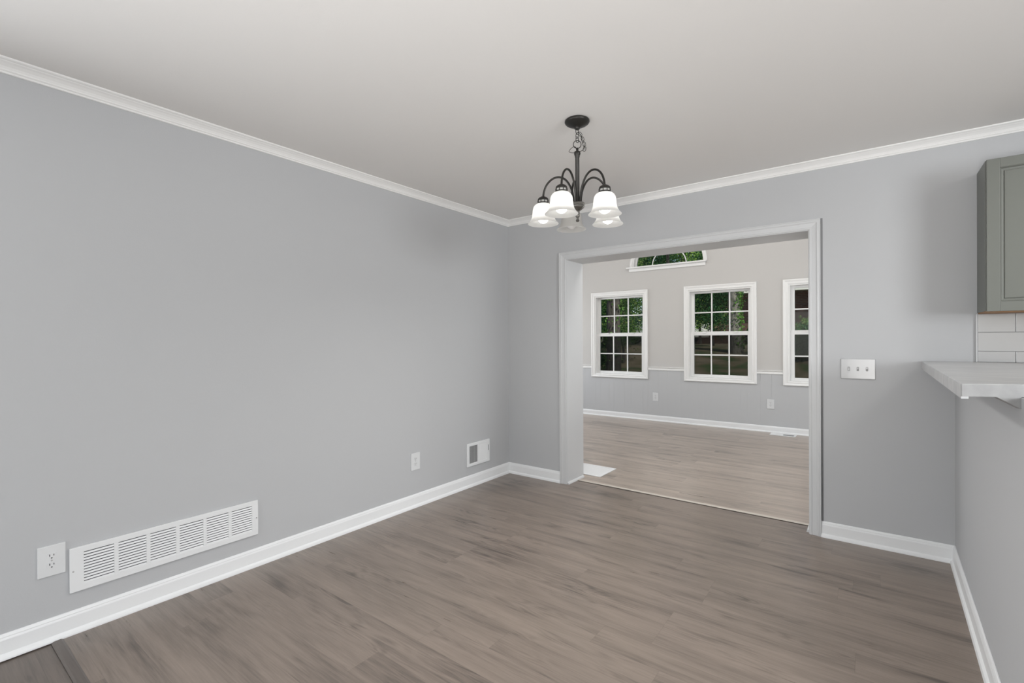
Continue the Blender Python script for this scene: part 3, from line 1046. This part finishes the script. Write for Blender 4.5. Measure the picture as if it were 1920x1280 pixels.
# lamp cord looping out round the ring
cord = [(0, 0, 2.395), (.010, .004, 2.372), (.022, .006, 2.350), (.024, .004, 2.330), (.028, .006, 2.312), (.034, .006, 2.296), (.026, .010, 2.278), (.0, .014, 2.268), (-.026, .010, 2.2655), (-.043, .004, 2.273), (-.038, -.004, 2.287), (-.024, -.006, 2.300), (-.012, -.003, 2.302), (-.002, 0, 2.289), (0, 0, 2.27)]
pts = []
for i in range(len(cord) - 1):
    p0, p1, p2, p3 = (Vector(cord[max(0, min(len(cord) - 1, i + k))]) for k in (-1, 0, 1, 2))
    for s in range(5):
        t = s / 5
        q = .5 * ((2 * p1) + (p2 - p0) * t + (2 * p0 - 5 * p1 + 4 * p2 - p3) * t * t + (-p0 + 3 * p1 - 3 * p2 + p3) * t ** 3)
        pts.append(rt * q.x + tw * q.y + Vector((0, 0, Z(q.z))))
MB().tube(pts, .0014, 6).build('cord', M_BRONZE, r, True)
ring = [rt * .0205 * math.cos(2 * PI * i / 32) + Vector((0, 0, Z(2.313) + .0205 * math.sin(2 * PI * i / 32))) for i in range(32)]
MB().tube(ring, .0021, 8, True).build('loop_ring', M_BRONZE, r, True)
b = MB().lathe([(0, Z(2.296)), (.005, Z(2.295)), (.007, Z(2.289)), (.006, Z(2.281)), (.008, Z(2.279)), (.0155, Z(2.274)), (.0170, Z(2.265)), (.0150, Z(2.257)), (.0125, Z(2.254)), (.0125, Z(2.246)), (.0108, Z(2.244)), (.0108, Z(2.0)), (0, Z(2.0))], 32)
b.build('stem', M_BRONZE, r, True)
b = MB().lathe([(0, Z(2.008)), (.030, Z(2.008)), (.037, Z(2.004)), (.039, Z(2.000)), (.036, Z(1.995)), (.034, Z(1.992)), (.037, Z(1.989)), (.037, Z(1.985)), (.031, Z(1.977)), (.020, Z(1.968)), (.013, Z(1.963)), (.011, Z(1.957)), (.0115, Z(1.951)), (0, Z(1.951))], 40)
b.build('hub', M_PEWTER, r, True)
b = MB().lathe([(0, Z(1.953)), (.006, Z(1.952)), (.0075, Z(1.948)), (.011, Z(1.943)), (.012, Z(1.937)), (.0095, Z(1.931)), (.006, Z(1.928)), (.0055, Z(1.923)), (.0075, Z(1.919)), (.010, Z(1.913)), (.0075, Z(1.908)), (0, Z(1.905))], 32)
b.build('finial', M_PEWTER, r, True)

arm_prof = [(.020, 2.000), (.022, 2.035), (.029, 2.072), (.044, 2.108), (.066, 2.136), (.095, 2.150), (.125, 2.147), (.150, 2.131), (.168, 2.108), (.179, 2.080), (.184, 2.050)]
SB = 1.908
shade_out = [(.0828, 0), (.0805, .0035), (.074, .009), (.067, .018), (.0615, .030), (.0580, .044), (.0565, .058), (.0555, .072), (.0530, .085), (.0470, .096), (.0385, .1035), (.0300, .1065), (.0265, .108)]
shade_in = [(a - .003, z + .0012) for a, z in shade_out[::-1]]
shade_in[0] = (.0238, .108)
prof = [(.0262, .124)] + [(.0265, .109)] + shade_out[::-1][1:] + [(.0800, -.0005)] + shade_in[::-1][1:-1] + [(.0238, .109), (.0238, .124), (.0262, .124)]
for k in range(5):
    phi = math.radians(51 + 72 * k)
    lat, twd = math.cos(phi), math.sin(phi)
    D = rt * lat + tw * twd
    pts = []
    for i in range(len(arm_prof) - 1):
        p0, p1, p2, p3 = (Vector((*arm_prof[max(0, min(len(arm_prof) - 1, i + q))], 0)) for q in (-1, 0, 1, 2))
        for s in range(4):
            t = s / 4
            q = .5 * ((2 * p1) + (p2 - p0) * t + (2 * p0 - 5 * p1 + 4 * p2 - p3) * t * t + (-p0 + 3 * p1 - 3 * p2 + p3) * t ** 3)
            pts.append(D * q.x + Vector((0, 0, Z(q.y))))
    pts.append(D * arm_prof[-1][0] + Vector((0, 0, Z(arm_prof[-1][1]))))
    arm = MB().tube(pts, .0054, 12).build('arm', M_BRONZE, r, True)
    o = D * .184 + Vector((0, 0, Z(SB)))
    # shade holder: dome, band of little posts, ring
    b = MB().lathe([(0, .148), (.007, .148), (.012, .145), (.021, .1405), (.027, .135), (.0290, .130), (.0290, .1255), (.0275, .1245), (0, .1245)], 32, o)
    b.lathe([(.0270, .113), (.0300, .113), (.0325, .1085), (.0315, .106), (.0270, .107), (.0270, .113)], 32, o)
    for q in range(9):
        a = 2 * PI * q / 9
        c = o + Vector((.0285 * math.cos(a), .0285 * math.sin(a), 0))
        b.tube([c + Vector((0, 0, .110)), c + Vector((0, 0, .127))], .0021, 6)
    b.build('shade_holder', M_BRONZE, arm, True)
    lit = k != 3
    MB().lathe(prof, 40, o).build('lamp_shade', M_SHADE if lit else M_SHADE_OFF, arm, True)
    bp = [(0, .003)] + [(.0300 * math.sin(PI * i / 16), .033 - .0300 * math.cos(PI * i / 16)) for i in range(1, 11)] + [(.021, .060), (.0145, .076), (.0135, .088), (0, .088)]
    bl = MB().lathe(bp, 24, o).build('bulb', M_BULB_ON if lit else M_BULB_OFF, arm, True)
    MB().lathe([(0, .087), (.0135, .087), (.0135, .122), (0, .122)], 16, o).build('lamp_socket', M_PLASTIC, arm, True)
    if not lit:
        bl['label'] = 'unlit bulb'
    else:
        wl = r.matrix_basis.translation + o
        add_light('bulb_light', 'SPOT', wl - Vector((0, 0, 0.004)), 17, (1.0, 0.985, 0.955), spot_size=math.radians(174), spot_blend=1.0, shadow_soft_size=0.03)

# ------------------------------------------------------------------ outdoors
random.seed(7)


def ground_z(y):
    return -.30 + .17 * (min(max(y, 3.9), 12.0) - 4.0)


b = MB()
prev = None
gb = bmesh.new()
nx_, ny_ = 40, 36
grid = [[gb.verts.new((-32 + 60 * i / nx_, 3.86 + 46 * (j / ny_) ** 1.4, ground_z(3.86 + 46 * (j / ny_) ** 1.4) + random.uniform(-.04, .04) - (.25 if j == 0 else 0))) for i in range(nx_ + 1)] for j in range(ny_ + 1)]
for j in range(ny_):
    for i in range(nx_):
        gb.faces.new((grid[j][i], grid[j][i + 1], grid[j + 1][i + 1], grid[j + 1][i]))
b.bm.free()
b.bm = gb
structure(b.build('ground', M_GROUND, None), 'shaded lawn and leaf litter outside the windows', 'ground')


def leaves(n, sampler, size, name, mat, parent, aspect=1.8):
    vs, fs = [], []
    for i in range(n):
        p = sampler()
        d = Vector((random.gauss(0, 1), random.gauss(0, 1), random.gauss(-.3, .7))).normalized()
        s = d.orthogonal().normalized()
        s = Matrix.Rotation(random.uniform(0, 2 * PI), 3, d) @ s
        L = size * random.uniform(.6, 1.3)
        W = L / aspect
        k = len(vs)
        nrm = d.cross(s)
        vs += [p, p + d * L * .5 + s * W * .5, p + d * L + nrm * L * .12, p + d * L * .5 - s * W * .5]
        fs.append((k, k + 1, k + 2, k + 3))
    me = bpy.data.meshes.new(name)
    me.from_pydata([tuple(v) for v in vs], [], fs)
    me.materials.append(mat)
    o = bpy.data.objects.new(name, me)
    COL.objects.link(o)
    o.parent = parent
    return o


def clumps(n, rx, ry, rz, zc, spread):
    cs = []
    while len(cs) < n:
        v = Vector((random.uniform(-1, 1), random.uniform(-1, 1), random.uniform(-1, 1)))
        if v.length < 1:
            cs.append(Vector((v.x * rx, v.y * ry, zc + v.z * rz)))

    def f():
        c = random.choice(cs)
        return c + Vector((random.gauss(0, spread), random.gauss(0, spread), random.gauss(0, spread * .7)))
    return f


def trunk(r0, r1, h, lean, mat, parent, seed=0):
    rnd = random.Random(seed)
    pts, rs = [], []
    n = 9
    for i in range(n + 1):
        t = i / n
        pts.append((lean[0] * t + rnd.uniform(-.03, .03) * (i > 0), lean[1] * t + rnd.uniform(-.03, .03) * (i > 0), -.15 + (h + .15) * t))
        rs.append((r0 * 1.35 if i == 0 else r0) * (1 - t) + r1 * t)
    return MB().tube(pts, rs, 14).build('trunk', mat, parent, True)


def tree(label, x, y, h, r0, crown, n, leafsize, mat=M_LEAF, bark=M_BARK, lean=(0, 0), ivy=0, ivy_side=None, name='tree', cat='tree'):
    o = tag(empty(name, (x, y, ground_z(y))), label, cat)
    trunk(r0, r0 * .6, h, lean, bark, o, int(x * 10 + y))
    rx, rz, zc, ncl, sp = crown
    leaves(n, clumps(ncl, rx, rx, rz, zc, sp), leafsize, 'foliage', mat, o)
    if ivy:
        def s():
            a = random.gauss(ivy_side, .7) if ivy_side is not None else random.uniform(0, 2 * PI)
            z = random.uniform(.1, h * .75)
            rr = r0 * random.uniform(.95, 1.3)
            return Vector((rr * math.cos(a) + lean[0] * z / h, rr * math.sin(a) + lean[1] * z / h, z))
        leaves(ivy * 2, s, .062, 'ivy', M_IVY, o, 1.3)
    return o


def shrub(label, x, y, rx, h, n, leafsize, mat, ncl=30, sp=.18, name='shrub'):
    o = tag(empty(name, (x, y, ground_z(y))), label, 'shrub')
    b = MB()
    for k in range(5):
        a = 2 * PI * k / 5
        b.tube([(0, 0, -.05), (rx * .2 * math.cos(a), rx * .2 * math.sin(a), h * .35), (rx * .5 * math.cos(a), rx * .5 * math.sin(a), h * .75)], [.03, .02, .008], 6)
    b.build('stems', M_BARK, o, True)
    leaves(n, clumps(ncl, rx, rx, h * .45, h * .5, sp), leafsize, 'foliage', mat, o)
    return o


tree('dark barked tree with ivy close outside the window nearest the jamb', -1.98, 6.5, 9, .165, (1.3, 1.1, 6.9, 24, .4), 3000, .10, M_LEAF, M_BARK, (.25, .1), 420)
tree('pale grey trunk with ivy seen in the middle window', -.27, 11, 10, .155, (1.4, 1.2, 7.4, 24, .4), 3000, .10, M_LEAF, M_PALEBARK, (-.25, 0), 900, -.2)
tree('bushy evergreen seen through the first window', -4.6, 12.0, 5.0, .10, (1.15, 1.9, 2.2, 70, .32), 20000, .08, M_LEAF_DARK)
tree('light green sapling seen through the first window', -3.0, 9.4, 3.9, .035, (.50, 1.5, 2.0, 32, .26), 9000, .065, M_LEAF, M_BARK)
tree('leafy tree behind the evergreen of the first window', -8.6, 15.6, 7, .12, (1.5, 2.8, 3.7, 80, .4), 24000, .10, M_LEAF)
tree('conifer bough tree before the brick house', -1.35, 12.7, 4.2, .06, (.50, 1.6, 1.8, 44, .22), 14000, .07, M_LEAF_DARK)
tree('light green small tree beside the driveway', -2.45, 15.3, 4.4, .05, (.48, 1.5, 2.1, 34, .24), 11000, .08, M_LEAF_SUNLIT)
tree('sunlit tall tree showing in the half-round window', -3.95, 16.1, 7, .08, (1.45, 1.3, 5.4, 70, .35), 22000, .09, M_LEAF_SUNLIT)
tree('dark tall tree at one side of the half-round window', -6.9, 20.8, 8, .10, (1.1, 2.6, 4.6, 60, .35), 15000, .10, M_LEAF_DARK)
tree('broad tree far behind the first yard trees', -10.3, 23.5, 9, .2, (1.8, 3.2, 4.0, 80, .5), 15000, .14, M_LEAF)
tree('broad evergreen at the far edge of the yard', -15.5, 25, 9, .2, (2.0, 3.6, 4.4, 60, .6), 9000, .17, M_LEAF_DARK)
tree('tall tree far behind the driveway', -7.6, 30, 12, .2, (2.4, 4.2, 5.0, 80, .6), 15000, .17, M_LEAF)
tree('tall tree behind the brick house', -2.4, 34, 12, .24, (2.2, 3.6, 6.4, 70, .6), 9000, .18, M_LEAF)
tree('tall evergreen behind the brick house roof', 4.4, 33, 12, .24, (2.2, 3.6, 6.4, 70, .6), 8000, .18, M_LEAF_DARK)
shrub('dark spreading evergreen shrub seen in the cut-off window', 1.46, 10.0, .40, 1.0, 3500, .07, M_LEAF_DARK, 30, .12)
shrub('low fern clump at the foot of the pale trunk', .52, 10.9, .28, .6, 1500, .08, M_LEAF, 30, .1)
shrub('sunlit tall shrub against the brick wall', .95, 18.4, .40, 1.2, 2500, .08, M_LEAF, 30, .12)
shrub('dark low bush in the first window lower panes', -3.55, 8.3, .6, .8, 4000, .07, M_LEAF_DARK, 30, .14)
shrub('tall dark shrub behind the sapling of the first window', -5.35, 14.4, .62, 2.1, 8000, .08, M_LEAF_DARK, 40, .2)
shrub('wide dark bush behind the middle window lower panes', .0, 13.4, .42, .7, 3500, .07, M_LEAF_DARK, 30, .12)

# brick house across the lawn
HY = 20.0
gz = ground_z(HY)
r = tag(empty('brick_house', (2.2, HY, gz)), 'red brick house with grey roof across the lawn', 'house')
b = MB().box(-6.4, 8, 0, 8, -.1, 3.38 - gz)
b.build('brick_wall', M_BRICK, r)
b = MB()
b.poly([(-6.9, -.55, 3.40 - gz), (-6.9, 4, 5.6 - gz), (-6.9, 8.6, 3.40 - gz), (-6.9, 8.6, 3.30 - gz), (-6.9, -.55, 3.30 - gz)], (15.4, 0, 0))
b.build('roof', M_ROOF, r)
MB().box(-6.95, 8.5, -.68, -.54, 3.30 - gz, 3.42 - gz, .01).build('gutter', M_HOUSETRIM, r)
for wx in (3.4, 6.2):
    f = MB().box(wx - .55, wx + .55, -.05, .02, .7, 2.0).build('house_window', M_HOUSETRIM, r)
    MB().box(wx - .47, wx + .47, -.06, -.045, .78, 1.92).build('window_pane', M_CARGLASS, f)

# white car on the drive
r = tag(empty('car', (-5.3, 18.55, ground_z(18.3)), (0, 0, .06)), 'white parked car half hidden behind the trees', 'car')
b = MB()
side = [(-2.1, .35), (-2.15, .75), (-1.95, .95), (-1.2, 1.02), (-.55, 1.45), (.75, 1.48), (1.45, 1.05), (2.1, .95), (2.2, .6), (2.1, .3)]
b.poly([(x, -.85, z) for x, z in side], (0, 1.7, 0))
b.build('car_body', M_CARPAINT, r)
gl = [(-1.05, 1.03), (-.52, 1.38), (.70, 1.40), (1.28, 1.05)]
b = MB().poly([(x, -.86, z) for x, z in gl], (0, 1.72, 0))
b.build('car_windows', M_CARGLASS, r)
for wx in (-1.35, 1.35):
    for wy in (-.86, .66):
        b = MB().poly([(wx + .32 * math.cos(2 * PI * k / 24), wy, .32 + .32 * math.sin(2 * PI * k / 24)) for k in range(24)], (0, .2, 0))
        b.build('wheel', M_TYRE, r)
